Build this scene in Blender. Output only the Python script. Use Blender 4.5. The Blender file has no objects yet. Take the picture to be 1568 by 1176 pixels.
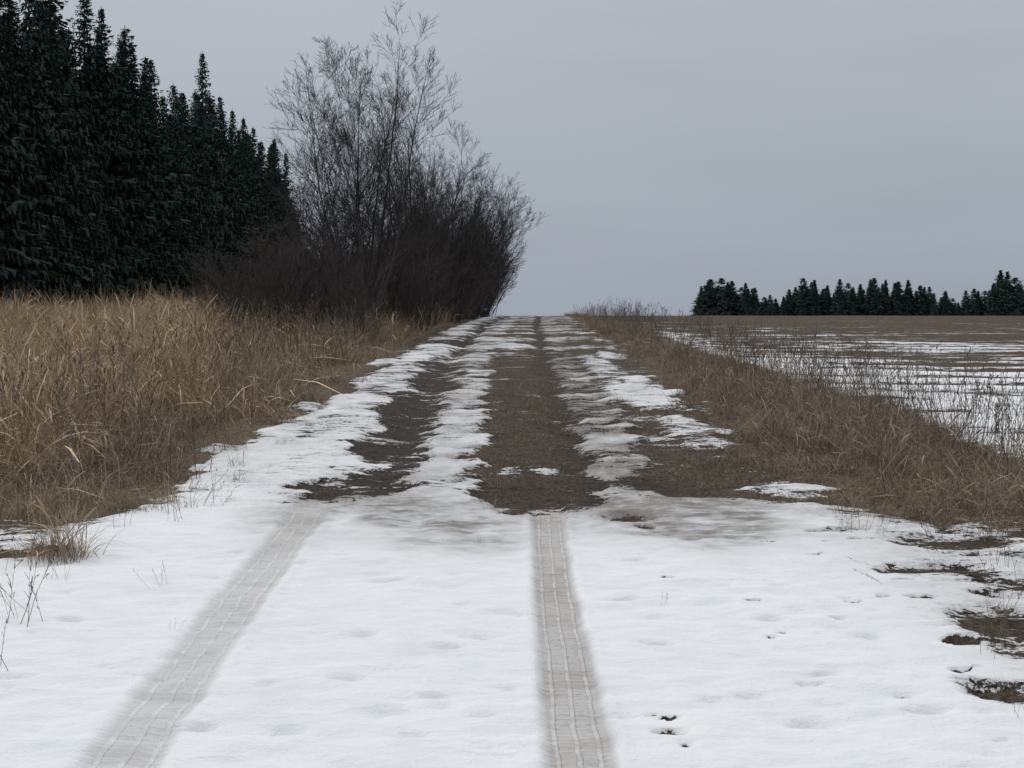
import bpy, math, random
import numpy as np
from mathutils import Vector, Matrix

random.seed(7); rng = np.random.default_rng(7)
scene = bpy.context.scene
scene.view_settings.view_transform = 'Standard'
scene.view_settings.look = 'None'
scene.view_settings.exposure = 0

# ------------------------------------------------------------------ helpers
def link(o, parent=None):
    scene.collection.objects.link(o)
    if parent: o.parent = parent
    return o

def mesh_np(name, V, F, mat=None, attrs=None, smooth=False):
    V = np.asarray(V, dtype=np.float32); F = np.asarray(F, dtype=np.int32)
    me = bpy.data.meshes.new(name)
    me.vertices.add(len(V)); me.vertices.foreach_set('co', V.ravel())
    m, k = F.shape
    me.loops.add(m*k); me.loops.foreach_set('vertex_index', F.ravel())
    me.polygons.add(m)
    me.polygons.foreach_set('loop_start', np.arange(0, m*k, k, dtype=np.int32))
    me.polygons.foreach_set('loop_total', np.full(m, k, dtype=np.int32))
    if smooth: me.polygons.foreach_set('use_smooth', np.ones(m, dtype=bool))
    me.update(calc_edges=True)
    if attrs:
        for nm, a in attrs.items():
            at = me.attributes.new(nm, 'FLOAT', 'POINT')
            at.data.foreach_set('value', np.asarray(a, dtype=np.float32).ravel())
    if mat: me.materials.append(mat)
    return me

def hsh(ix, iy, s):
    h = (ix.astype(np.int64)*374761393 + iy.astype(np.int64)*668265263 + s*1442695041) & 0xffffffff
    h = ((h ^ (h >> 13))*1274126177) & 0xffffffff
    h = h ^ (h >> 16)
    return (h & 0xffff)/65535.0

def vnoise(x, y, s=0):
    x = np.asarray(x, float); y = np.asarray(y, float)
    x0 = np.floor(x); y0 = np.floor(y); fx = x-x0; fy = y-y0
    fx = fx*fx*(3-2*fx); fy = fy*fy*(3-2*fy)
    a = hsh(x0, y0, s); b = hsh(x0+1, y0, s); c = hsh(x0, y0+1, s); d = hsh(x0+1, y0+1, s)
    return (a*(1-fx)+b*fx)*(1-fy) + (c*(1-fx)+d*fx)*fy

def fbm(x, y, s=0, o=4):
    t = 0; a = .5; n = 0
    for i in range(o):
        t = t + a*vnoise(x*2**i+i*17.3, y*2**i-i*9.1, s+i); n += a; a *= .5
    return t/n

def sst(a, b, x):
    t = np.clip((x-a)/(b-a), 0, 1); return t*t*(3-2*t)

# ------------------------------------------------------------------ terrain
_py = np.arange(-60, 3000, .5)
_pz = np.interp(_py, [-60, 0, 8, 12, 17, 25, 41, 60, 87, 105, 165, 260, 400, 3000],
                     [0, 0, 0, .08, .33, .64, 1.02, 1.28, 1.49, 1.46, .9, -.4, -1.0, -1.2])
_pz = np.convolve(np.pad(_pz, 4, mode='edge'), np.ones(9)/9, mode='valid')
def prof(y): return np.interp(y, _py, _pz)
def cen(y):  return 1.0*np.clip((np.asarray(y, float)-30)/57, 0, 1.6)**1.2
def base_z(x, y):
    x = np.asarray(x, float); y = np.asarray(y, float)
    z = prof(y)
    u = x-cen(y)
    far = sst(11, 16, y)
    z = z + far*(.08*np.exp(-((u-3.4)/.8)**2)*sst(70, 30, y) + .06*sst(-2.4, -3.6, u))
    z = z + far*.05*(fbm(x*.25, y*.25, 3, 2)-.5)*sst(2.0, 4, abs(u))
    z = z - far*.045*(np.exp(-((u+1.15)/.22)**2) + np.exp(-((u-.62)/.2)**2) + .7*np.exp(-((u-1.05)/.2)**2) + .5*np.exp(-((u+.55)/.25)**2))
    return z
def gz(x, y): return float(base_z(x, y))

trkR = lambda y: np.interp(y, [0, 5, 8, 11.3, 17, 40], [.21, .23, .24, .27, .5, .6])
trkL = lambda y: np.interp(y, [0, 5, 8, 11.3, 17, 40], [-1.2, -1.34, -1.46, -1.52, -1.3, -1.15])
fedge = lambda y: np.interp(y, [0, 14, 20, 31, 60, 200], [5.1, 4.85, 4.4, 3.65, 3.5, 3.6])

def spread(a, b, n, g):
    s = np.cumsum(g**np.arange(n)); return a+(b-a)*s/s[-1]
xs = np.concatenate([-spread(4.6, 1800, 70, 1.09)[::-1], np.arange(-4.6, 4.6001, .023), spread(4.6, 1800, 70, 1.09)])
ys = np.concatenate([-spread(-3.6, 50, 14, 1.25)[::-1], np.arange(3.65, 12.5, .023), 12.5+np.cumsum(.025*1.0105**np.arange(370))])
y_end = ys[-1]
ys = np.concatenate([ys, spread(y_end, 2600, 40, 1.16)])
X, Y = np.meshgrid(xs, ys)
U = X-cen(Y)
n1 = fbm(X*.8, Y*.8, 11, 4)-.5
n2 = fbm(X*2.2, Y*2.2, 31, 4)-.5
n3 = fbm(X*.35, Y*.35, 51, 3)-.5
n4 = fbm(X*6, Y*5, 131, 3)-.5
n5g = fbm(X*1.2, Y*3.2, 231, 4)-.5

def strip(a, b, w=.17): return sst(a-w, a+w, U+.55*n2)*(1-sst(b-w, b+w, U+.55*n2))
S = np.full(X.shape, -1.2)
def put(m, v):
    global S
    S = S*(1-m)+v*m
fd = sst(22, 34, Y)
md = sst(14, 22, Y)
nr = sst(16, 13, Y)
put(strip(-2.75+.55*md, -1.5), .80-.40*md-.15*fd)
put(strip(-1.5-.3*nr, -.86), -.60+.55*fd)
put(strip(-.88, -.28), .85-.45*md-.10*fd)
put(strip(-.28, .68), -1.0+.70*fd)
put(strip(.68, 1.32), .50-.40*md+.15*fd)
put(strip(1.32, 2.35), -.50+.20*fd)
put(strip(.45, .70, .05)*fd, -1.0)
put(strip(-1.35, -1.1, .05)*fd, -.8)
S = S + fd*.55*np.sin(2*np.pi*(Y*.22+.9*n1))*(abs(U) < 2.2) + 1.8*n5g*sst(11, 14, Y)*(abs(U) < 2.6)
def blob(x, y, rx, ry, v, hard=.35):
    d = np.sqrt(((X-x)/rx)**2+((Y-y)/ry)**2)+1.2*n2+.8*n4
    put(1-sst(1-hard, 1+hard, d), v)
blob(1.75, 20.5, .5, 2.2, .8); blob(1.95, 15.8, .3, 1.5, .35); blob(1.5, 26, .3, 3, .3)
blob(-2.1, 13.6, .7, 1.5, .9); blob(-2.1, 16.5, .5, 1.2, .5); blob(-1.9, 23, .4, 2.5, .35)
blob(1.9, 12.6, .9, .8, -.9); blob(2.35, 12.2, .35, .3, .3); blob(2.0, 14, .5, .7, -.8)
blob(.32, 13.3, .15, .25, .0); blob(-.02, 13.2, .12, .25, 0)
for (bx, by, brx, bry) in [(-2.35, 27, .25, 1), (-2.2, 22.5, .25, .8), (-2.6, 18.5, .2, .4), (-2.9, 14.5, .3, .3), (1.9, 29, .2, 1.5), (-1.6, 31, .4, 2), (-.3, 34, .5, 2)]:
    blob(bx, by, brx, bry, .5)
# field on the right
FE = fedge(Y)
fld = sst(FE-.3, FE+.3, U+.6*n1)
fv = np.interp(Y, [10, 18, 25, 32, 42, 60, 100], [.95, .50, .12, -.30, -.80, -1.0, -1.05])
fv = fv + .5*sst(2.5, .3, U-FE)*sst(60, 40, Y)
rows = .7*np.sin(2*np.pi*(Y*.75+X*.15+1.2*n1)/1.1)*sst(70, 30, Y)
put(fld, fv+rows+1.6*n3+1.6*(fbm(X*.5, Y*1.6, 331, 3)-.5)+.5*n4)
put(sst(-2.9, -3.4, U), -1.6)
put(sst(130, 200, Y), -1.2)
# --- snow on the crossing in front
edge = 11.2 + 1.3*n1 + 1.1*n2 + .5*n4 + .35*sst(.9, 2.2, X)*(1-sst(2.2, 3.0, X)) - .9*sst(2.6, 3.8, X) + .5*sst(-1.9, -2.3, X)*sst(-3, -2.4, X) - .2*sst(-3, -4, X) \
       + .5*strip(-.88, -.28)
front = 1-sst(-.8, .7, Y-edge)
FS = np.full(X.shape, 2.5)
FS = FS - 1.9*sst(1.7, 2.8, X+.7*n1)*sst(13, 9.5, Y) - .5*sst(2.6, 4.5, X)
FS = FS - 2.1*sst(-2.45, -3.3, X+.5*n1)*sst(8.0, 9.6, Y)
FS = FS - 1.1*sst(9.8, 11.2, Y)
S = S*(1-front)+FS*front
BL = [(2.45, 8.75, .17, .09), (1.98, 5.95, .13, .12), (2.45, 7.3, .16, .22), (2.3, 6.6, .1, .1), (.58, 5.33, .045, .035),
      (.62, 5.18, .02, .03), (.60, 5.55, .025, .03), (.92, 8.42, .06, .05), (.86, 10.7, .12, .14), (.92, 10.3, .06, .06), (2.85, 9.7, .2, .15),
      (-3.35, 7.9, .18, .15), (-3.05, 9.35, .25, .14), (3.1, 8.3, .2, .12), (2.15, 10.1, .12, .06), (2.6, 8.0, .08, .05), (2.15, 5.45, .1, .1),
      (.55, 5.62, .02, .02), (2.2, 7.9, .06, .04), (2.1, 6.9, .05, .05), (1.9, 9.2, .05, .04), (2.0, 6.3, .03, .03), (1.75, 5.2, .03, .02)]
for i in range(30):
    BL.append((rng.uniform(1.2, 2.9), rng.uniform(5, 10.3), rng.uniform(.02, .05), rng.uniform(.02, .035)))
for (x, y, rx, ry) in BL:
    big = rx > .07
    blob(x, y, rx*(1.5 if big else 1.2), ry*(1.6 if big else 1.2), -.6 if big else -1.1, .9 if big else .5)
tR = (X-trkR(Y)+.02*n2)/.115; tL = (X-trkL(Y)+.02*n2)/.135
tu = np.where(abs(tR) < abs(tL), tR, tL)
tmask = (1-sst(.8, 1.2, abs(tu)+.12*n4+.3*n2))*(1-sst(11.0, 12.0, Y+n1))
tmask = tmask*np.where(abs(tR) < abs(tL), 1.0, .62)
S = S + tmask*.2
dirt = .95*np.exp(-((Y-11.1)/.85)**2)*sst(2.4, 1.2, abs(X-.1)) + .8*np.exp(-((X+.35)/.4)**2-((Y-9.9)/.7)**2) \
     + .85*np.exp(-((X-1.3)/.5)**2-((Y-10.3)/.8)**2) + .35*np.exp(-((X+1.5)/.3)**2-((Y-10.6)/1.2)**2)
dirt = dirt + .25*sst(1.6, 2.6, X)*sst(4, 7, Y)*front
dirt = dirt + sst(11.5, 13, Y)*(.6*strip(.68, 1.32)+.3*strip(-.9, -.28)+.2)*(1-fld)
dirt = np.clip(dirt*(1+1.6*n2+1.2*n4), 0, 1)
mud = sst(11.0, 12.5, Y)*(strip(-1.8, -.8)*1.0 + strip(.5, .75)*.8 + .5*strip(.75, 2.2) + .45*strip(-.3, .5))*(1-.3*fd)
mud = np.clip(mud + .6*np.exp(-((Y-11.6)/.8)**2)*sst(2, 1.4, abs(X+.2)) + .6*sst(11, 10, Y)*sst(1, 1.5, X), 0, 1)
straw = np.clip(sst(2.1, 2.8, abs(U))*(1-.85*fld)*sst(9, 11.5, Y) + .45*strip(1.3, 2.3) + .25*strip(-.28, .5), 0, 1)

nearw = sst(26, 14, Y)
snowy = sst(-.3, .6, S)
Z = base_z(X, Y)
Z = Z + nearw*(.03*(fbm(X*1.8, Y*2.2, 71, 4)-.5) + .045*snowy*(fbm(X*4, Y*6, 91, 4)-.5)) + .03*snowy \
      + nearw*.045*(1-snowy)*(fbm(X*6, Y*7, 171, 4)-.5)*sst(11, 12, Y)
dim = np.zeros_like(Z)
DM = [(rng.uniform(-4.2, 4.2), rng.uniform(4, 12), rng.uniform(.015, .05), rng.uniform(.01, .03)) for i in range(320)]
# shallow footprints and melt hollows (x, y in metres)
for (x, y) in [(-.82, 5.38), (-.36, 5.30), (-.69, 6.13), (-.31, 5.87), (-.11, 5.55), (-.17, 6.98), (1.32, 6.21), (1.11, 5.50), (.61, 7.84), (-.65, 8.4), (-.7, 6.98), (-1.16, 5.42),
               (.95, 5.87), (.68, 6.78), (1.29, 7.34), (-.28, 6.71), (-2.1, 6.2), (-2.2, 7.3), (.75, 9.0), (1.6, 5.6), (1.5, 8.2), (1.7, 7.0)]:
    DM.append((x, y, .035, .055))
for (x, y, r, dpt) in DM:
    a, b = np.searchsorted(xs, [x-3*r-.08, x+3*r+.08]); c, d = np.searchsorted(ys, [y-3*r-.05, y+3*r+.05])
    sx = X[c:d, a:b]; sy = Y[c:d, a:b]
    dim[c:d, a:b] -= dpt*np.exp(-(((sx-x)/(r*1.7))**2+((sy-y)/r)**2)*(1+1.5*n4[c:d, a:b]))
Z = Z + dim*front
Z = Z - tmask*.022 + .008*np.exp(-((abs(tu)-1.3)/.2)**2)*(1-sst(11, 12.2, Y))

# ------------------------------------------------------------------ node helper
class NT:
    def __init__(s, mat):
        mat.use_nodes = True; s.t = mat.node_tree; s.t.nodes.clear()
    def n(s, typ, ins=None, **kw):
        nd = s.t.nodes.new(typ)
        for k, v in kw.items(): setattr(nd, k, v)
        if ins:
            for k, v in ins.items():
                if isinstance(v, bpy.types.NodeSocket): s.t.links.new(v, nd.inputs[k])
                else: nd.inputs[k].default_value = v
        return nd
    def m(s, op, a, b=0.0, c=None, clamp=False):
        ins = {0: a, 1: b}
        if c is not None: ins[2] = c
        return s.n('ShaderNodeMath', ins, operation=op, use_clamp=clamp).outputs[0]
    def mix(s, f, a, b, blend='MIX'):
        nd = s.n('ShaderNodeMix', data_type='RGBA', blend_type=blend)
        for i, v in ((0, f), (6, a), (7, b)):
            if isinstance(v, bpy.types.NodeSocket): s.t.links.new(v, nd.inputs[i])
            else: nd.inputs[i].default_value = v
        return nd.outputs[2]
    def at(s, name): return s.n('ShaderNodeAttribute', attribute_name=name).outputs['Fac']
    def noise(s, vec, sc, det=4, rough=.5, dist=0):
        return s.n('ShaderNodeTexNoise', {'Vector': vec, 'Scale': sc, 'Detail': det, 'Roughness': rough, 'Distortion': dist}).outputs[0]
    def mr(s, v, a, b, c=0.0, d=1.0, sm=True):
        nd = s.n('ShaderNodeMapRange', {0: v, 1: a, 2: b, 3: c, 4: d}); nd.interpolation_type = 'SMOOTHSTEP' if sm else 'LINEAR'
        return nd.outputs[0]
C = lambda r, g, b: (r, g, b, 1)

# ------------------------------------------------------------------ ground material
gm = bpy.data.materials.new('ground_snow_and_soil'); t = NT(gm)
pos = t.n('ShaderNodeNewGeometry').outputs['Position']
sx = t.n('ShaderNodeSeparateXYZ', {0: pos})
apos = t.n('ShaderNodeVectorMath', {0: pos, 1: (.65, 1.35, 1)}, operation='MULTIPLY').outputs[0]
nA = t.noise(pos, 1.4, 3, .6); nB = t.noise(apos, 6.0, 5, .68); nC = t.noise(pos, 32, 4, .7)
s1 = t.m('MULTIPLY_ADD', t.m('SUBTRACT', nA, .5), 2.6, t.at('snow'))
s2 = t.m('MULTIPLY_ADD', t.m('SUBTRACT', nB, .5), 4.4, s1)
s3 = t.m('MULTIPLY_ADD', t.m('SUBTRACT', nC, .5), 2.5, s2)
mask = t.mr(s3, -.08, .14)
thick = t.mr(s3, 0, 1.2)
c1 = t.n('ShaderNodeValToRGB', {0: t.m('ADD', t.m('MULTIPLY', nC, .65), t.m('MULTIPLY', nB, .35))})
cr = c1.color_ramp; cr.elements[0].position = .41; cr.elements[0].color = C(.016, .011, .008)
cr.elements[1].position = .62; cr.elements[1].color = C(.20, .145, .092)
e = cr.elements.new(.5); e.color = C(.062, .042, .027)
st = t.n('ShaderNodeValToRGB', {0: nC})
cr = st.color_ramp; cr.elements[0].position = .38; cr.elements[0].color = C(.05, .036, .024)
cr.elements[1].position = .64; cr.elements[1].color = C(.28, .21, .135)
soil = t.mix(t.m('MULTIPLY', t.at('straw'), .8), c1.outputs[0], st.outputs[0])
soil = t.mix(t.m('MULTIPLY', t.at('mud'), .85), soil, t.mix(t.mr(nC, .38, .64), C(.012, .009, .007), C(.070, .052, .040)))
dn = t.m('MULTIPLY', t.at('dirt'), t.mr(nB, .3, .62, .3, 1.0))
dn = t.m('ADD', dn, t.m('MULTIPLY', t.m('SUBTRACT', 1.0, thick), .38), clamp=True)
dn = t.m('ADD', dn, t.m('MULTIPLY', t.mr(nA, .5, .72), .08), clamp=True)
snowc = t.mix(t.mr(nB, .35, .65), C(.81, .84, .875), C(.88, .89, .905))
snowc = t.mix(dn, snowc, C(.24, .22, .205))
tu_ = t.at('tu'); tm_ = t.at('tmask')
au = t.m('ABSOLUTE', tu_)
ph = t.m('MULTIPLY_ADD', sx.outputs[1], 2*math.pi/.055, t.m('MULTIPLY_ADD', au, 3.0, t.m('MULTIPLY', nB, 3.0)))
lug = t.mr(t.m('SINE', ph), -.2, .7)
rib = t.mr(t.m('COSINE', t.m('MULTIPLY', t.m('MULTIPLY_ADD', t.m('SUBTRACT', nB, .5), .15, tu_), 2*math.pi*1.55)), .45, .85)
tread = t.m('MAXIMUM', t.m('MULTIPLY', lug, .4), t.m('MULTIPLY', rib, .8))
tnoise = t.mr(nB, .40, .60, .1, 1.0)
trk_col = t.mix(t.m('MULTIPLY', tread, tnoise), C(.37, .34, .315), C(.66, .65, .64))
trk_col = t.mix(t.mr(nA, .38, .62, 0, .55), trk_col, C(.60, .595, .59))
trk_col = t.mix(t.mr(nC, .53, .68, 0, .45), trk_col, C(.24, .21, .185))
snowc = t.mix(t.m('MULTIPLY', tm_, .9), snowc, trk_col)
col = t.mix(mask, soil, snowc)
h = t.m('MULTIPLY_ADD', nB, .9, mask)
h = t.m('MULTIPLY_ADD', nC, t.m('MULTIPLY_ADD', mask, -1.1, 1.5), h)
h = t.m('MULTIPLY_ADD', t.m('MULTIPLY', tread, tm_), .35, h)
bump = t.n('ShaderNodeBump', {'Strength': .8, 'Distance': .03, 'Height': h})
b = t.n('ShaderNodeBsdfPrincipled', {'Base Color': col, 'Roughness': .8, 'Normal': bump.outputs[0], 'Specular IOR Level': .15})
t.n('ShaderNodeOutputMaterial', {0: b.outputs[0]})

ny, nx = X.shape
V = np.stack([X.ravel(), Y.ravel(), Z.ravel()], 1)
I = np.arange(ny*nx).reshape(ny, nx)
F = np.stack([I[:-1, :-1], I[:-1, 1:], I[1:, 1:], I[1:, :-1]], -1).reshape(-1, 4)
me = mesh_np('ground', V, F, gm, {'snow': S, 'dirt': dirt, 'mud': mud, 'straw': straw, 'tu': np.clip(tu, -3, 3), 'tmask': tmask}, smooth=True)
link(bpy.data.objects.new('ground_with_snowy_dirt_road', me))

# ------------------------------------------------------------------ vegetation materials
def plant_mat(name, ca, cb, rnd=.35):
    m = bpy.data.materials.new(name); t = NT(m)
    f = t.at('col')
    oi = t.n('ShaderNodeObjectInfo').outputs['Random']
    c = t.mix(f, C(*ca), C(*cb))
    v = t.m('MULTIPLY_ADD', oi, rnd, 1-rnd/2)
    hs = t.n('ShaderNodeHueSaturation', {'Color': c, 'Value': v, 'Saturation': t.m('MULTIPLY_ADD', oi, -.2, 1.05)})
    b = t.n('ShaderNodeBsdfDiffuse', {'Color': hs.outputs[0]})
    t.n('ShaderNodeOutputMaterial', {0: b.outputs[0]})
    return m
m_gold = plant_mat('dry_grass_gold', (.21, .150, .094), (.72, .55, .365), .6)
m_brown = plant_mat('dry_grass_brown', (.14, .108, .080), (.46, .37, .275), .5)
m_weed = plant_mat('dry_weed', (.08, .064, .053), (.24, .195, .155), .4)
m_bark = plant_mat('bare_bark', (.040, .037, .039), (.086, .079, .080), .3)
m_twig = plant_mat('shrub_bark', (.052, .046, .046), (.118, .103, .098), .3)
m_spr = plant_mat('spruce_needles', (.033, .055, .050), (.076, .112, .096), .3)  # needle albedo lifted: distance haze is put into the colour
m_sprt = plant_mat('spruce_trunk', (.05, .04, .035), (.10, .085, .075), .3)

def tuft(name, n, rad, hmin, hmax, w, lean, mat, seed, head=0.0, curl=.6):
    r = np.random.default_rng(seed)
    K = 5
    ts = np.linspace(0, 1, K)
    az = r.uniform(0, 2*np.pi, n); rr = rad*np.sqrt(r.uniform(0, 1, n)); pa = r.uniform(0, 2*np.pi, n)
    bx = rr*np.cos(pa); by = rr*np.sin(pa)
    H = hmin+(hmax-hmin)*r.uniform(0, 1, n)**1.5; le = np.abs(r.normal(0, lean, n))+.05
    bend = curl*r.uniform(.1, 1.6, n)
    V = []; col = []
    wd = w*r.uniform(.6, 1.4, n); fa = r.uniform(0, np.pi, n)
    hd = r.uniform(0, 1, n) < head
    vv = r.uniform(0, 1, n)
    for k, tt in enumerate(ts):
        ang = le + bend*tt
        hx = H*(np.sin(le)*tt + .5*bend*tt*tt*np.cos(le))*.8
        hz = H*np.maximum(tt*np.cos(le) - .42*bend*tt**2.2*np.sin(np.minimum(ang, 1.5)), .01*tt)
        cx = bx+hx*np.cos(az); cy = by+hx*np.sin(az); cz = hz-.02*(k == 0)
        ww = wd*(1-.75*tt)
        ww = np.where(hd & (k == 3), wd*2.6, ww); ww = np.where(hd & (k == 4), wd*.8, ww)
        dx = ww*.5*np.cos(fa); dy = ww*.5*np.sin(fa)
        V.append(np.stack([np.stack([cx-dx, cy-dy, cz], 1), np.stack([cx+dx, cy+dy, cz], 1)], 1))
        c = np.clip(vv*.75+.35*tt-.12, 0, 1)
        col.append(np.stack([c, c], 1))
    V = np.stack(V, 1)
    col = np.stack(col, 1)
    idx = np.arange(n*K*2).reshape(n, K, 2)
    F = np.stack([idx[:, :-1, 0], idx[:, :-1, 1], idx[:, 1:, 1], idx[:, 1:, 0]], -1).reshape(-1, 4)
    return bpy.data.objects.new(name, mesh_np(name, V.reshape(-1, 3), F, mat, {'col': col}))

def tube_mesh(name, segs, sides, mat, colv=None):
    A = np.array(segs, dtype=np.float64)
    P0 = A[:, 0:3]; P1 = A[:, 3:6]; R0 = A[:, 6]; R1 = A[:, 7]
    D = P1-P0; D /= np.linalg.norm(D, axis=1)[:, None]+1e-9
    ref = np.where(np.abs(D[:, 2:3]) > .9, np.array([[1., 0, 0]]), np.array([[0, 0, 1.]]))
    a = np.cross(D, ref); a /= np.linalg.norm(a, axis=1)[:, None]; b = np.cross(D, a)
    th = np.arange(sides)*2*np.pi/sides
    ring = a[:, None, :]*np.cos(th)[None, :, None]+b[:, None, :]*np.sin(th)[None, :, None]
    V = np.stack([P0[:, None]+ring*R0[:, None, None], P1[:, None]+ring*R1[:, None, None]], 1)
    n = len(A); idx = np.arange(n*2*sides).reshape(n, 2, sides)
    F = np.stack([idx[:, 0], np.roll(idx[:, 0], -1, 1), np.roll(idx[:, 1], -1, 1), idx[:, 1]], -1).reshape(-1, 4)
    cv = np.random.default_rng(1).uniform(0, 1, n) if colv is None else colv
    return mesh_np(name, V.reshape(-1, 3), F, mat, {'col': np.repeat(cv, 2*sides)}, smooth=True)

def collection(name, objs):
    c = bpy.data.collections.new(name)
    for o in objs: c.objects.link(o)
    return c

def scatter(name, pts, rot, scl, idx, coll):
    n = len(pts)
    me = bpy.data.meshes.new(name); me.vertices.add(n)
    me.vertices.foreach_set('co', np.asarray(pts, np.float32).ravel())
    for nm, arr in (('rot', rot), ('scl', scl)):
        at = me.attributes.new(nm, 'FLOAT_VECTOR', 'POINT'); at.data.foreach_set('vector', np.asarray(arr, np.float32).ravel())
    at = me.attributes.new('idx', 'INT', 'POINT'); at.data.foreach_set('value', np.asarray(idx, np.int32))
    ob = link(bpy.data.objects.new(name, me))
    ng = bpy.data.node_groups.new(name+'_nodes', 'GeometryNodeTree')
    ng.interface.new_socket('Geometry', in_out='INPUT', socket_type='NodeSocketGeometry')
    ng.interface.new_socket('Geometry', in_out='OUTPUT', socket_type='NodeSocketGeometry')
    N = ng.nodes; L = ng.links
    gi = N.new('NodeGroupInput'); go = N.new('NodeGroupOutput')
    ip = N.new('GeometryNodeInstanceOnPoints'); ci = N.new('GeometryNodeCollectionInfo')
    ci.inputs['Collection'].default_value = coll
    ci.inputs['Separate Children'].default_value = True; ci.inputs['Reset Children'].default_value = True
    def na(nm, ty):
        x = N.new('GeometryNodeInputNamedAttribute'); x.data_type = ty; x.inputs['Name'].default_value = nm
        return [o for o in x.outputs if o.enabled and o.name == 'Attribute'][0]
    L.new(gi.outputs[0], ip.inputs['Points']); L.new(ci.outputs[0], ip.inputs['Instance'])
    ip.inputs['Pick Instance'].default_value = True
    L.new(na('idx', 'INT'), ip.inputs['Instance Index'])
    L.new(na('rot', 'FLOAT_VECTOR'), ip.inputs['Rotation']); L.new(na('scl', 'FLOAT_VECTOR'), ip.inputs['Scale'])
    L.new(ip.outputs[0], go.inputs[0])
    mod = ob.modifiers.new('scatter', 'NODES'); mod.node_group = ng
    return ob

def scatter_xy(name, x, y, smin, smax, coll, nvar, far=0.0, tilt=.15, zs=1.0, hv=0.0):
    x = np.asarray(x); y = np.asarray(y); n = len(x)
    z = base_z(x, y)+.005
    s = rng.uniform(smin, smax, n)*(1+far*sst(15, 60, y))
    hmod = 1+hv*2*(fbm(x*.7, y*.7, 77, 3)-.5)*2
    rot = np.stack([rng.normal(0, tilt, n), rng.normal(0, tilt, n), rng.uniform(0, 6.283, n)], 1)
    scl = np.stack([s*1.0, s*1.0, s*rng.uniform(.8, 1.15, n)*zs*hmod], 1)
    return scatter(name, np.stack([x, y, z], 1), rot, scl, rng.integers(0, nvar, n), coll)

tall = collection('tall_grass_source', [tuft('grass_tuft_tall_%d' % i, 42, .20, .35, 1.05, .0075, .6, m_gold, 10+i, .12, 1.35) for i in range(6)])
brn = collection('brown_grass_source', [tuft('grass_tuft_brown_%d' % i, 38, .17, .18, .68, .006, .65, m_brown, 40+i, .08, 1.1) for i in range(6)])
low = collection('low_grass_source', [tuft('grass_tuft_low_%d' % i, 26, .14, .05, .19, .005, .9, m_brown, 60+i, 0, .9) for i in range(5)])

def region(n, x0, x1, y0, y1, fn):
    x = rng.uniform(x0, x1, n); y = rng.uniform(y0, y1, n); k = fn(x, y) > rng.uniform(0, 1, n)
    return x[k], y[k]
def cat(*a): return np.concatenate([q[0] for q in a]), np.concatenate([q[1] for q in a])

def leftf(x, y):
    u = x-cen(y)
    nn = fbm(x*.9, y*.9, 5, 3); n5 = fbm(x*2.5, y*2.5, 6, 2)-.5
    front_e = 11.9+2.2*(nn-.5)+1.6*n5-.2*sst(-4, -5.5, x)
    return sst(-2.45, -3.4, u+1.6*(nn-.5)+1.2*n5)*(y > front_e)*(x > -.42*y-4)
a = cat(region(3200, -14, -2.2, 10.6, 22, leftf), region(4300, -23, -2.2, 22, 42, leftf), region(3600, -40, -2.2, 42, 85, leftf),
        region(900, -45, -3, 85, 170, leftf))
nz = fbm(a[0]*.35, a[1]*.35, 8, 3)
isb = (nz + .35*sst(-6, -3, a[0]-cen(a[1])) + .15*rng.uniform(-1, 1, len(nz))) > .70
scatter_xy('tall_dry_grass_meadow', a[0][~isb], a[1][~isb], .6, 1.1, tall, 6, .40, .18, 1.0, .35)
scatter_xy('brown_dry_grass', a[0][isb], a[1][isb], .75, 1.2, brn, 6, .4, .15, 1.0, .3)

def rightf(x, y):
    u = x-cen(y); nn = fbm(x*1.1, y*1.1, 25, 3)-.5; n5 = fbm(x*3, y*3, 26, 2)-.5
    e0 = 2.35+.2*sst(14, 11, y)-.2*sst(20, 40, y); e1 = fedge(y)
    return sst(e0-.2, e0+.8, u+1.2*nn+.6*n5)*sst(e1+.1, e1-.5, u+1.2*nn)*(y > 10.6+1.6*nn+1.3*n5+.2*sst(3, 4, x))
rg = cat(region(1250, 1.8, 5.4, 9.6, 20, rightf), region(1800, 1.8, 6.2, 20, 50, rightf), region(1200, 1.8, 8, 50, 110, rightf))
scatter_xy('roadside_dry_grass', rg[0], rg[1], .5, 1.0, brn, 6, -.2, .3, 1.0, .3)

def lowf(x, y):
    u = x-cen(y); nn = fbm(x*1.6, y*1.6, 35, 3)-.5
    f = .6*sst(-2.1, -2.6, u+nn)*sst(-4.5, -3.4, u) + .8*sst(1.3, 1.7, u+nn)*sst(3.4, 2.6, u)*.8 + .24*(abs(u-.18) < .45)
    return f*(y > 11.0+nn)
def snow_at(x, y):
    ix = np.clip(np.searchsorted(xs, x), 0, len(xs)-1); iy = np.clip(np.searchsorted(ys, y), 0, len(ys)-1); return S[iy, ix]
lg = cat(region(4600, -4.5, 3.4, 10.5, 22, lowf), region(3400, -4.5, 4, 22, 60, lowf))
k = snow_at(*lg) < .1
scatter_xy('matted_roadside_grass', lg[0][k], lg[1][k], .35, .95, low, 5, .1, .3)

fx = cat(region(3000, 4.0, 18, 12, 36, lambda x, y: .5*(x < .42*y+3)*(x > fedge(y))), region(2600, 4.0, 34, 36, 88, lambda x, y: .5*(x < .42*y+3)+0*x))
scatter_xy('field_stubble', fx[0], fx[1], .25, .55, low, 5, .2, .2)

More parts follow.
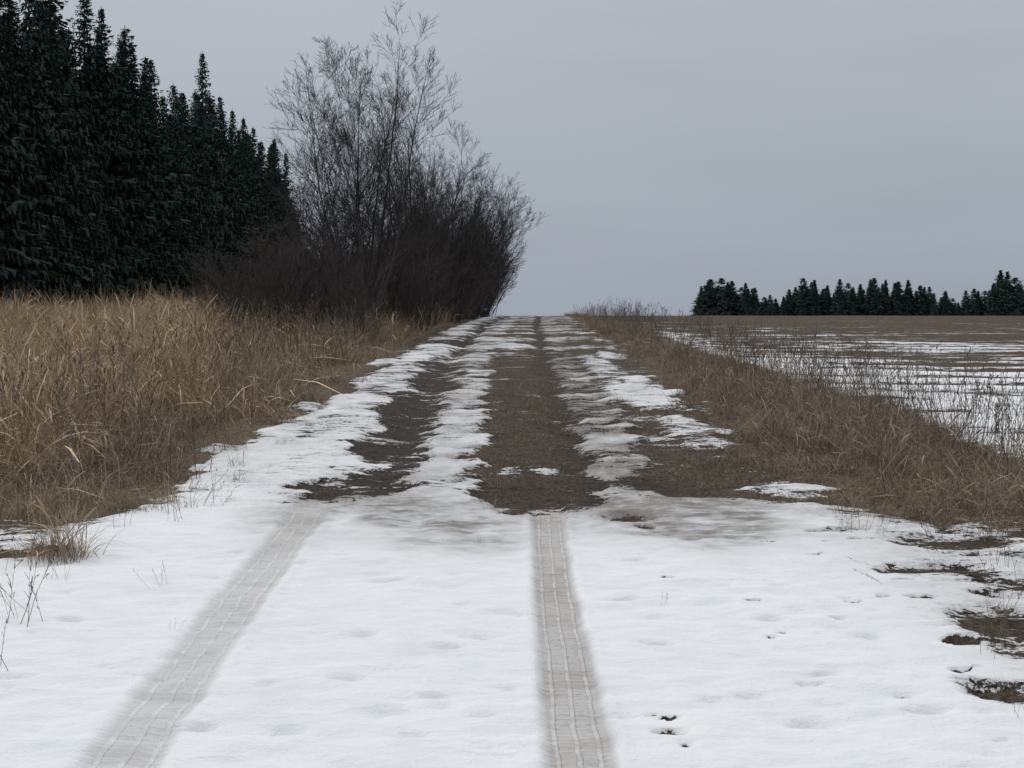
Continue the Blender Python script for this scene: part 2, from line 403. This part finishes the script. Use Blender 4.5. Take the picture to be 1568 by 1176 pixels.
def weed(seed, H=.6, n=5, spreadr=.12):
    r = random.Random(seed); segs = []
    for i in range(n):
        p = Vector((r.gauss(0, spreadr), r.gauss(0, spreadr), -.03)); d = Vector((r.gauss(0, .22), r.gauss(0, .22), 1)).normalized()
        h = H*r.uniform(.55, 1.2); K = 7; rad = .0032
        for k in range(K):
            d = (d+Vector((r.gauss(0, .06), r.gauss(0, .06), 0))).normalized()
            q = p+d*h/K; segs.append((*p, *q, rad*(1-.09*k), rad*(1-.09*(k+1))))
            if k >= 3:
                for j in range(r.choice([0, 1, 1, 2])):
                    a = r.uniform(0, 6.28); sd = (d+Vector((math.cos(a), math.sin(a), .1))*r.uniform(.3, .7)).normalized()
                    l = h*r.uniform(.06, .15); e = q+sd*l
                    segs.append((*q, *e, .002, .0015))
                    if r.random() < .6: segs.append((*e, *(e+sd*.02), .005, .003))
            p = q
        segs.append((*p, *(p+d*.04), .006, .003))
    return bpy.data.objects.new('weed_%d' % seed, tube_mesh('weed', segs, 4, m_weed))
weeds = collection('weed_source', [weed(100+i, .62, random.randint(3, 7)) for i in range(7)])
def wf(x, y):
    u = x-cen(y); return (.25+.8*np.exp(-((u-fedge(y)+.2)/.5)**2))*(u > 2.5)*(u < 6)*.9
wx = cat(region(700, 2.4, 6, 11, 26, wf), region(650, 2.4, 7, 26, 60, wf), region(300, 2.4, 9, 60, 100, wf))
scatter_xy('dry_weeds', wx[0], wx[1], .5, 1.2, weeds, 7, .05, .15)
wl = cat(region(120, -5, -2.6, 12, 30, leftf), region(260, -9, -2.2, 28, 90, leftf))
scatter_xy('dry_weeds', wl[0], wl[1], .9, 1.6, weeds, 7, .2, .1)
fs = [(-3.0, 6.9, .8), (-2.75, 6.4, .6), (-3.28, 7.6, .9), (-2.55, 10.9, .55), (-2.7, 10.2, .45), (-2.3, 11.3, .5), (-1.95, 8.1, .25), (-3.5, 9.9, .6), (-2.4, 10.5, .4), (-2.6, 8.4, .3), (-3.1, 8.6, .5),
      (2.45, 7.4, .45), (2.6, 7.9, .5), (2.15, 6.6, .35), (2.3, 10.0, .5), (2.7, 9.3, .4), (.8, 7.7, .13), (2.5, 9.9, .35), (-.2, 9.6, .12), (2.9, 8.8, .5), (2.95, 9.9, .6), (-1.6, 7.0, .15), (1.2, 9.2, .1),
      (-2.35, 7.1, .7), (-2.2, 6.3, .5), (-2.5, 7.4, .45), (1.9, 5.5, .2), (2.1, 8.3, .35)]
fsx = np.array(fs)
scatter('snow_poking_weeds', np.stack([fsx[:, 0], fsx[:, 1], base_z(fsx[:, 0], fsx[:, 1])+.01], 1),
        np.stack([rng.normal(0, .3, len(fs)), rng.normal(0, .3, len(fs)), rng.uniform(0, 6, len(fs))], 1), np.repeat(fsx[:, 2:3], 3, 1), rng.integers(0, 7, len(fs)), weeds)
def clumps(name, gc, coll):
    g = np.array(gc)
    scatter(name, np.stack([g[:, 0], g[:, 1], base_z(g[:, 0], g[:, 1])+.01], 1),
            np.stack([rng.normal(0, .15, len(g)), rng.normal(0, .15, len(g)), rng.uniform(0, 6, len(g))], 1), np.repeat(g[:, 2:3], 3, 1), rng.integers(0, 6, len(g)), coll)
clumps('snow_grass_clumps', [(-3.1, 10.6, .8), (-3.4, 10.9, .9), (-2.7, 11.0, .7), (-2.9, 10.8, .8), (2.3, 10.15, .35), (2.36, 10.2, .4), (2.45, 7.35, .3),
      (3.2, 9.9, .6), (2.0, 5.95, .18), (2.5, 8.75, .25), (-3.4, 8.0, .4), (3.4, 10.2, .7), (-3.7, 10.7, .9), (-2.2, 11.4, .35), (2.65, 6.9, .25), (-2.45, 11.1, .5), (3.0, 10.3, .5), (2.7, 10.6, .5), (2.4, 10.9, .4),
      (-3.3, 11.3, .9), (-3.0, 11.2, .8), (-2.75, 11.5, .8), (-3.6, 11.2, .9), (2.5, 7.5, .3), (2.7, 8.6, .25), (-2.6, 12.0, .6), (-2.35, 12.5, .5), (-2.5, 13.4, .5), (-2.3, 14.8, .45),
      (-2.75, 9.0, .9), (-2.85, 9.1, 1.0), (-2.9, 9.0, .85), (-2.68, 9.1, .8), (-2.82, 9.2, 1.0)], brn)
clumps('snow_grass_clumps', [(-2.75, 9.08, .55), (-2.85, 9.15, .6), (-2.70, 9.1, .5), (-2.93, 9.1, .5), (-2.80, 9.2, .62), (-3.0, 10.9, .5), (-3.3, 10.6, .55), (-2.6, 11.3, .5), (-3.6, 10.9, .6)], tall)

# ------------------------------------------------------------------ bare trees and shrubs
def bare(name, seed, H, stems, base_r, r0, fan, kids, mat, levels=3, lens=(.36, .45, .5), rmin=.0045, seg=.22, lean=(0, 0), ang=(.35, .8), lo=.22, hr=(.72, .95), even=False):
    r = random.Random(seed); segs = []; cols = []
    def grow(p, d, L, rad, lev):
        K = max(3, int(L/(seg*(1.6 if lev == 0 else 1)))); st = L/K
        wob = (.045, .10, .14, .18)[lev]; trop = (.03, .055, .07, .06)[lev]
        cnt = kids[lev] if lev < levels else 0
        marks = sorted(r.uniform(lo if lev == 0 else .12, .98) for _ in range(int(cnt*r.uniform(.75, 1.25)+.5)))
        mi = 0; cv = r.random()
        for k in range(K):
            d = (d+Vector((r.gauss(0, wob), r.gauss(0, wob), r.gauss(0, wob*.5)+trop))).normalized()
            ra = max(rad*(1-.88*k/K), rmin*.8); rb = max(rad*(1-.88*(k+1)/K), rmin*.7)
            q = p+d*st; segs.append((*p, *q, ra, rb)); cols.append(cv)
            while mi < len(marks) and marks[mi] <= (k+1)/K:
                tt = marks[mi]; mi += 1
                perp = d.orthogonal().normalized(); perp.rotate(Matrix.Rotation(r.uniform(0, 6.283), 3, d))
                an = r.uniform(*ang)
                nd = (d*math.cos(an)+perp*math.sin(an)).normalized()
                if nd.z < -.1: nd.z = abs(nd.z)*.3
                pp = p.lerp(q, r.random())
                grow(pp, nd.normalized(), L*lens[lev]*(1.2-.75*tt)*r.uniform(.7, 1.25), max(ra*.5, rmin), lev+1)
            p = q
    for s in range(stems):
        a = 6.283*(s+r.uniform(-.3, .3))/stems; rr = base_r*math.sqrt(r.random())
        f = min(abs(r.gauss(0, fan))+.04, .8) if stems > 1 else 0
        if even: a = s*2.4; f = fan*1.6*(s/stems)**.7
        if s == 0: f = .02
        p = Vector((rr*math.cos(a), rr*math.sin(a), -.1))
        d = Vector((f*math.cos(a)+lean[0], f*math.sin(a)+lean[1], 1)).normalized()
        grow(p, d, H*(1.0 if s == 0 else r.uniform(*hr))*(1-.2*f), r0*r.uniform(.6, 1.1), 0)
    me = tube_mesh(name, segs, 3, mat, np.array(cols))
    co = np.empty(len(me.vertices)*3, np.float32); me.vertices.foreach_get('co', co); zmax = co.reshape(-1, 3)[:, 2].max()
    return me, zmax

T = []
T.append(bare('tree_a', 3, 8.8, 10, .35, .06, .17, (19, 10, 5), m_bark, ang=(.4, .85), lens=(.33, .45, .5), hr=(.84, .99), even=True))
T.append(bare('tree_b', 5, 7.8, 5, .3, .075, .17, (15, 9, 5), m_bark, hr=(.8, .98)))
T.append(bare('tree_c', 8, 8.0, 8, .5, .065, .26, (15, 9, 5), m_bark, hr=(.8, .98)))
T.append(bare('tree_d', 13, 7.2, 10, .5, .055, .42, (14, 9, 5), m_bark, lean=(.18, 0), lo=.12))
SH = []
for i in range(4):
    SH.append(bare('shrub_%d' % i, 30+i, 3.4, 17, .7, .02, .36, (9, 6, 3), m_twig, levels=3, lens=(.36, .42, .45), rmin=.004, seg=.18, lo=.08))

def place(name, me, x, y, rz, s, parent=None):
    o = bpy.data.objects.new(name, me); o.location = (x, y, gz(x, y)); o.rotation_euler = (0, 0, rz)
    o.scale = (s, s, s) if not isinstance(s, tuple) else s
    return link(o, parent)
# (variant, x, y, rot, height in m, width factor)
for (m, x, y, rz, H, wf_) in [(0, -3.85, 39, 0.3, 8.7, 1.0), (1, -2.9, 50, 2.6, 8.0, 1.1), (2, -2.6, 61, 2.0, 8.1, 1.05), (3, -2.2, 70, 0, 7.2, 1.12), (3, -1.9, 80, .4, 7.2, 1.15),
                         (2, -2.3, 90, 4.0, 7.8, 1.0), (3, -4.8, 43, 3.3, 5.4, 1.0), (2, -3.9, 56, 5, 6.4, 1.1), (1, -4.0, 67, 2.5, 7.6, 1.0), (2, -4.2, 78, 1.2, 7.8, 1.0), (3, -2.4, 58, -.3, 6.4, 1.0),
                         (1, -3.2, 45, 4.4, 6.4, 1.2)]:
    me_, zm = T[m]; s = H/zm
    place('bare_tree', me_, x, y, rz, (s*wf_, s*wf_, s))
r = random.Random(4)
for i in range(44):
    y = 36+ (i/44)*60 + r.uniform(-1, 1)
    x = -3.8+ (y-38)*.026 + r.uniform(-1.3, .7)
    place('bare_shrub', SH[i % 4][0], x, y, r.uniform(0, 6.28), r.uniform(.8, 1.08)*(1+.009*(y-36)))
for (x, y, s) in [(-5.6, 33, .85), (-6.3, 35, .9), (-5.0, 35.5, .8), (-4.3, 34, .55), (-5.9, 40, .95), (-6.4, 44, 1.0), (-7.2, 38, .7), (-3.5, 33, .5), (-2.9, 42, .7), (-5.2, 48, 1.05)]:
    place('bare_shrub', SH[r.randrange(4)][0], x, y, r.uniform(0, 6.28), s)

# ------------------------------------------------------------------ spruces
def spruce(seed, H=18, R=2.5, low=1.2, power=.9, fine=1.0, fat=1.0):
    r = random.Random(seed); V = []; Fq = []; col = []
    def quad(a, b, c, d, cv):
        i = len(V); V.extend([a, b, c, d]); Fq.append((i, i+1, i+2, i+3)); col.extend([cv]*4)
    h = low
    while h < H-.15:
        f = (H-h)/(H-low)
        Lb = R*min(1.35*f**power, .90+.10*f) + .06
        nb = 7 + int(9*min(1, f*1.6))
        wh = r.uniform(.82, 1.12)
        for b in range(nb):
            a = r.uniform(0, 6.283); L = Lb*r.uniform(.6, 1.15)*wh
            if r.random() < .04: continue
            sl = -.12-.45*f*r.uniform(.6, 1.2) if f > .15 else .25
            ca, sa = math.cos(a), math.sin(a)
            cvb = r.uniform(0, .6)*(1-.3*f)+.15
            n = max(2, int(L/(.26*fine)))
            for k in range(n):
                tt = (k+.7)/n; d = L*tt
                if tt < .45 and L > 1: continue
                z = h+d*sl+.14*d*d/L
                p = Vector((ca*d, sa*d, z+r.gauss(0, .05)))
                w = (.10+.20*min(1, 2*f))*r.uniform(.7, 1.3)*(1.15-.5*tt)*fat
                ll = .28*r.uniform(.7, 1.4)*(.5+.6*min(1, 1.5*f))*fat
                fw = Vector((ca, sa, sl*.6)); sd = Vector((-sa, ca, r.gauss(0, .3)))
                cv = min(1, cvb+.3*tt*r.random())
                quad(p-fw*ll*.5-sd*w*.3, p-fw*ll*.4+sd*w*.3, p+fw*ll*.6+sd*w*r.uniform(.3, 1.0)-Vector((0, 0, .05)), p+fw*ll*.85-sd*w*r.uniform(.1, .5), cv)
                dz = (.12+.24*min(1, 1.5*f))*r.uniform(.5, 1.3)*fat
                q = p+sd*r.uniform(-.5, .5)*w*2
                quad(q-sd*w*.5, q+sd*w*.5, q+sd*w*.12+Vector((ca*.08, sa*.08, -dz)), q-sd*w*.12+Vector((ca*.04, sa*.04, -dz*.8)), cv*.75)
        h += (.15+.12*f)*r.uniform(.8, 1.2)*(1.0 if fat < 1.5 else 1.25)
    for k in range(8):
        a = r.uniform(0, 6.28); z = H-.9+.1*k; w = (.12-.01*k)*fat
        quad(Vector((0, 0, z)), Vector((math.cos(a)*w, math.sin(a)*w, z+.1)), Vector((0, 0, z+.16)), Vector((-math.cos(a)*w*.4, -math.sin(a)*w*.4, z+.1)), .3)
    K = 10; tv = []; tf = []; base = len(V)
    for k in range(K+1):
        z = -.3+(H+.35)*k/K; rad = .20*(1-k/K)+.015
        for j in range(7): tv.append((rad*math.cos(j*.8976), rad*math.sin(j*.8976), z))
    for k in range(K):
        for j in range(7): tf.append((base+k*7+j, base+k*7+(j+1) % 7, base+(k+1)*7+(j+1) % 7, base+(k+1)*7+j))
    allV = np.array([tuple(v) for v in V]+tv); allF = np.array(Fq+tf)
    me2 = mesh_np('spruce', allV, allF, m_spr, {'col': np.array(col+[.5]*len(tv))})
    me2.materials.append(m_sprt)
    mi = np.zeros(len(allF), np.int32); mi[len(Fq):] = 1
    me2.polygons.foreach_set('material_index', mi)
    return me2
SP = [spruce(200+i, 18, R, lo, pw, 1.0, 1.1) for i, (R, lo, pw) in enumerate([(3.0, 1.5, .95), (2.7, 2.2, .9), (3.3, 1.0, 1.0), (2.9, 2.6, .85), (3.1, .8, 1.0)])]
forest = link(bpy.data.objects.new('spruce_forest', None))
r = random.Random(21)
for row in range(5):
    y = 50.0+r.uniform(0, 2)
    while y < 166:
        x = -25.4-row*3.0+r.gauss(0, .5)
        s = (r.gauss(1.02, .045) if r.random() > .25 else r.gauss(.92, .05))*(1-.004*row)
        w_ = s*r.uniform(.9, 1.15)
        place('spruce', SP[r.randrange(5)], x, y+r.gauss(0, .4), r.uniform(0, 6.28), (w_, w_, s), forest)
        y += r.uniform(1.5, 2.8)
dist = link(bpy.data.objects.new('distant_tree_line', None))
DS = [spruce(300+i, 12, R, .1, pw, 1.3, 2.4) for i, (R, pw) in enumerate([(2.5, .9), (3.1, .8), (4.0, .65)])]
prof_px = [(1060, 0), (1072, 34), (1090, 54), (1112, 53), (1140, 50), (1158, 40), (1161, 0), (1169, 0), (1174, 34), (1188, 46), (1205, 30), (1225, 44), (1245, 55), (1262, 46), (1278, 56),
           (1300, 36), (1320, 52), (1345, 66), (1365, 55), (1390, 52), (1415, 40), (1440, 46), (1468, 28), (1483, 16), (1500, 44), (1520, 46), (1545, 68), (1570, 50), (1640, 55), (1700, 40), (1800, 60), (2100, 50)]
px = np.array([(p[0]-784)/6.12 for p in prof_px]); ph_ = np.array([p[1]*.163 for p in prof_px])   # metres along the line, tree height in metres
for row in range(4):
    x = 48.4
    while x < 205:
        hh = np.interp(x, px, ph_)
        if hh > 1.6:
            y = 370+row*4+r.uniform(-2, 2)
            Ht = hh*r.uniform(.55, 1.08)+2.5
            s = Ht/12; w_ = s*r.uniform(.8, 1.2)
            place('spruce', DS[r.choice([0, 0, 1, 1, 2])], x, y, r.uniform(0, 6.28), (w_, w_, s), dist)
        x += r.uniform(1.8, 4.2)

# ------------------------------------------------------------------ world, sun
w = bpy.data.worlds.new('World'); scene.world = w; w.use_nodes = True
t = NT(w)
el, az = math.radians(50), math.radians(-30)
sky = t.n('ShaderNodeTexSky', sky_type='NISHITA', sun_disc=False, sun_elevation=el, sun_rotation=az, air_density=1.0, dust_density=3.0)
skyn = t.n('ShaderNodeHueSaturation', {'Saturation': .3, 'Color': sky.outputs[0]})
gen = t.n('ShaderNodeTexCoord').outputs['Generated']
zz = t.n('ShaderNodeSeparateXYZ', {0: gen}).outputs[2]
rp = t.n('ShaderNodeValToRGB', {0: zz}); cr = rp.color_ramp
cr.elements[0].position = 0; cr.elements[0].color = C(.335, .375, .445)
cr.elements[1].position = 1; cr.elements[1].color = C(.81, .82, .84)
e = cr.elements.new(.10); e.color = C(.345, .385, .445)
e = cr.elements.new(.22); e.color = C(.43, .465, .515)
e = cr.elements.new(.5); e.color = C(.63, .65, .68)
mp = t.n('ShaderNodeMapping', {'Vector': gen, 'Scale': (1, 1, 5)})
cl = t.mr(t.noise(mp.outputs[0], 1.6, 4, .5), .3, .7, .92, 1.08)
ov = t.n('ShaderNodeVectorMath', {0: rp.outputs[0], 1: t.n('ShaderNodeCombineXYZ', {0: cl, 1: cl, 2: cl}).outputs[0]}, operation='MULTIPLY').outputs[0]
ov10 = t.n('ShaderNodeVectorMath', {0: ov, 'Scale': 10.0}, operation='SCALE').outputs[0]
mx = t.mix(.92, skyn.outputs[0], ov10)
bg = t.n('ShaderNodeBackground', {0: mx, 1: .1})
t.n('ShaderNodeOutputWorld', {0: bg.outputs[0]})
sl = bpy.data.lights.new('sun', 'SUN'); sl.energy = 1.05; sl.angle = math.radians(30); sl.color = (1, .975, .94)
so = link(bpy.data.objects.new('sun', sl))
d = Vector((math.sin(az)*math.cos(el), math.cos(az)*math.cos(el), math.sin(el)))
so.rotation_euler = d.to_track_quat('Z', 'Y').to_euler()

cam = bpy.data.cameras.new('camera'); cam.lens = 52; cam.sensor_width = 36; cam.clip_end = 6000; cam.clip_start = .1
co = link(bpy.data.objects.new('camera', cam)); co.location = (0, 0, 1.55)
co.rotation_euler = (math.radians(90-2.68), 0, 0)
scene.camera = co
print('verts', sum(len(m.vertices) for m in bpy.data.meshes))
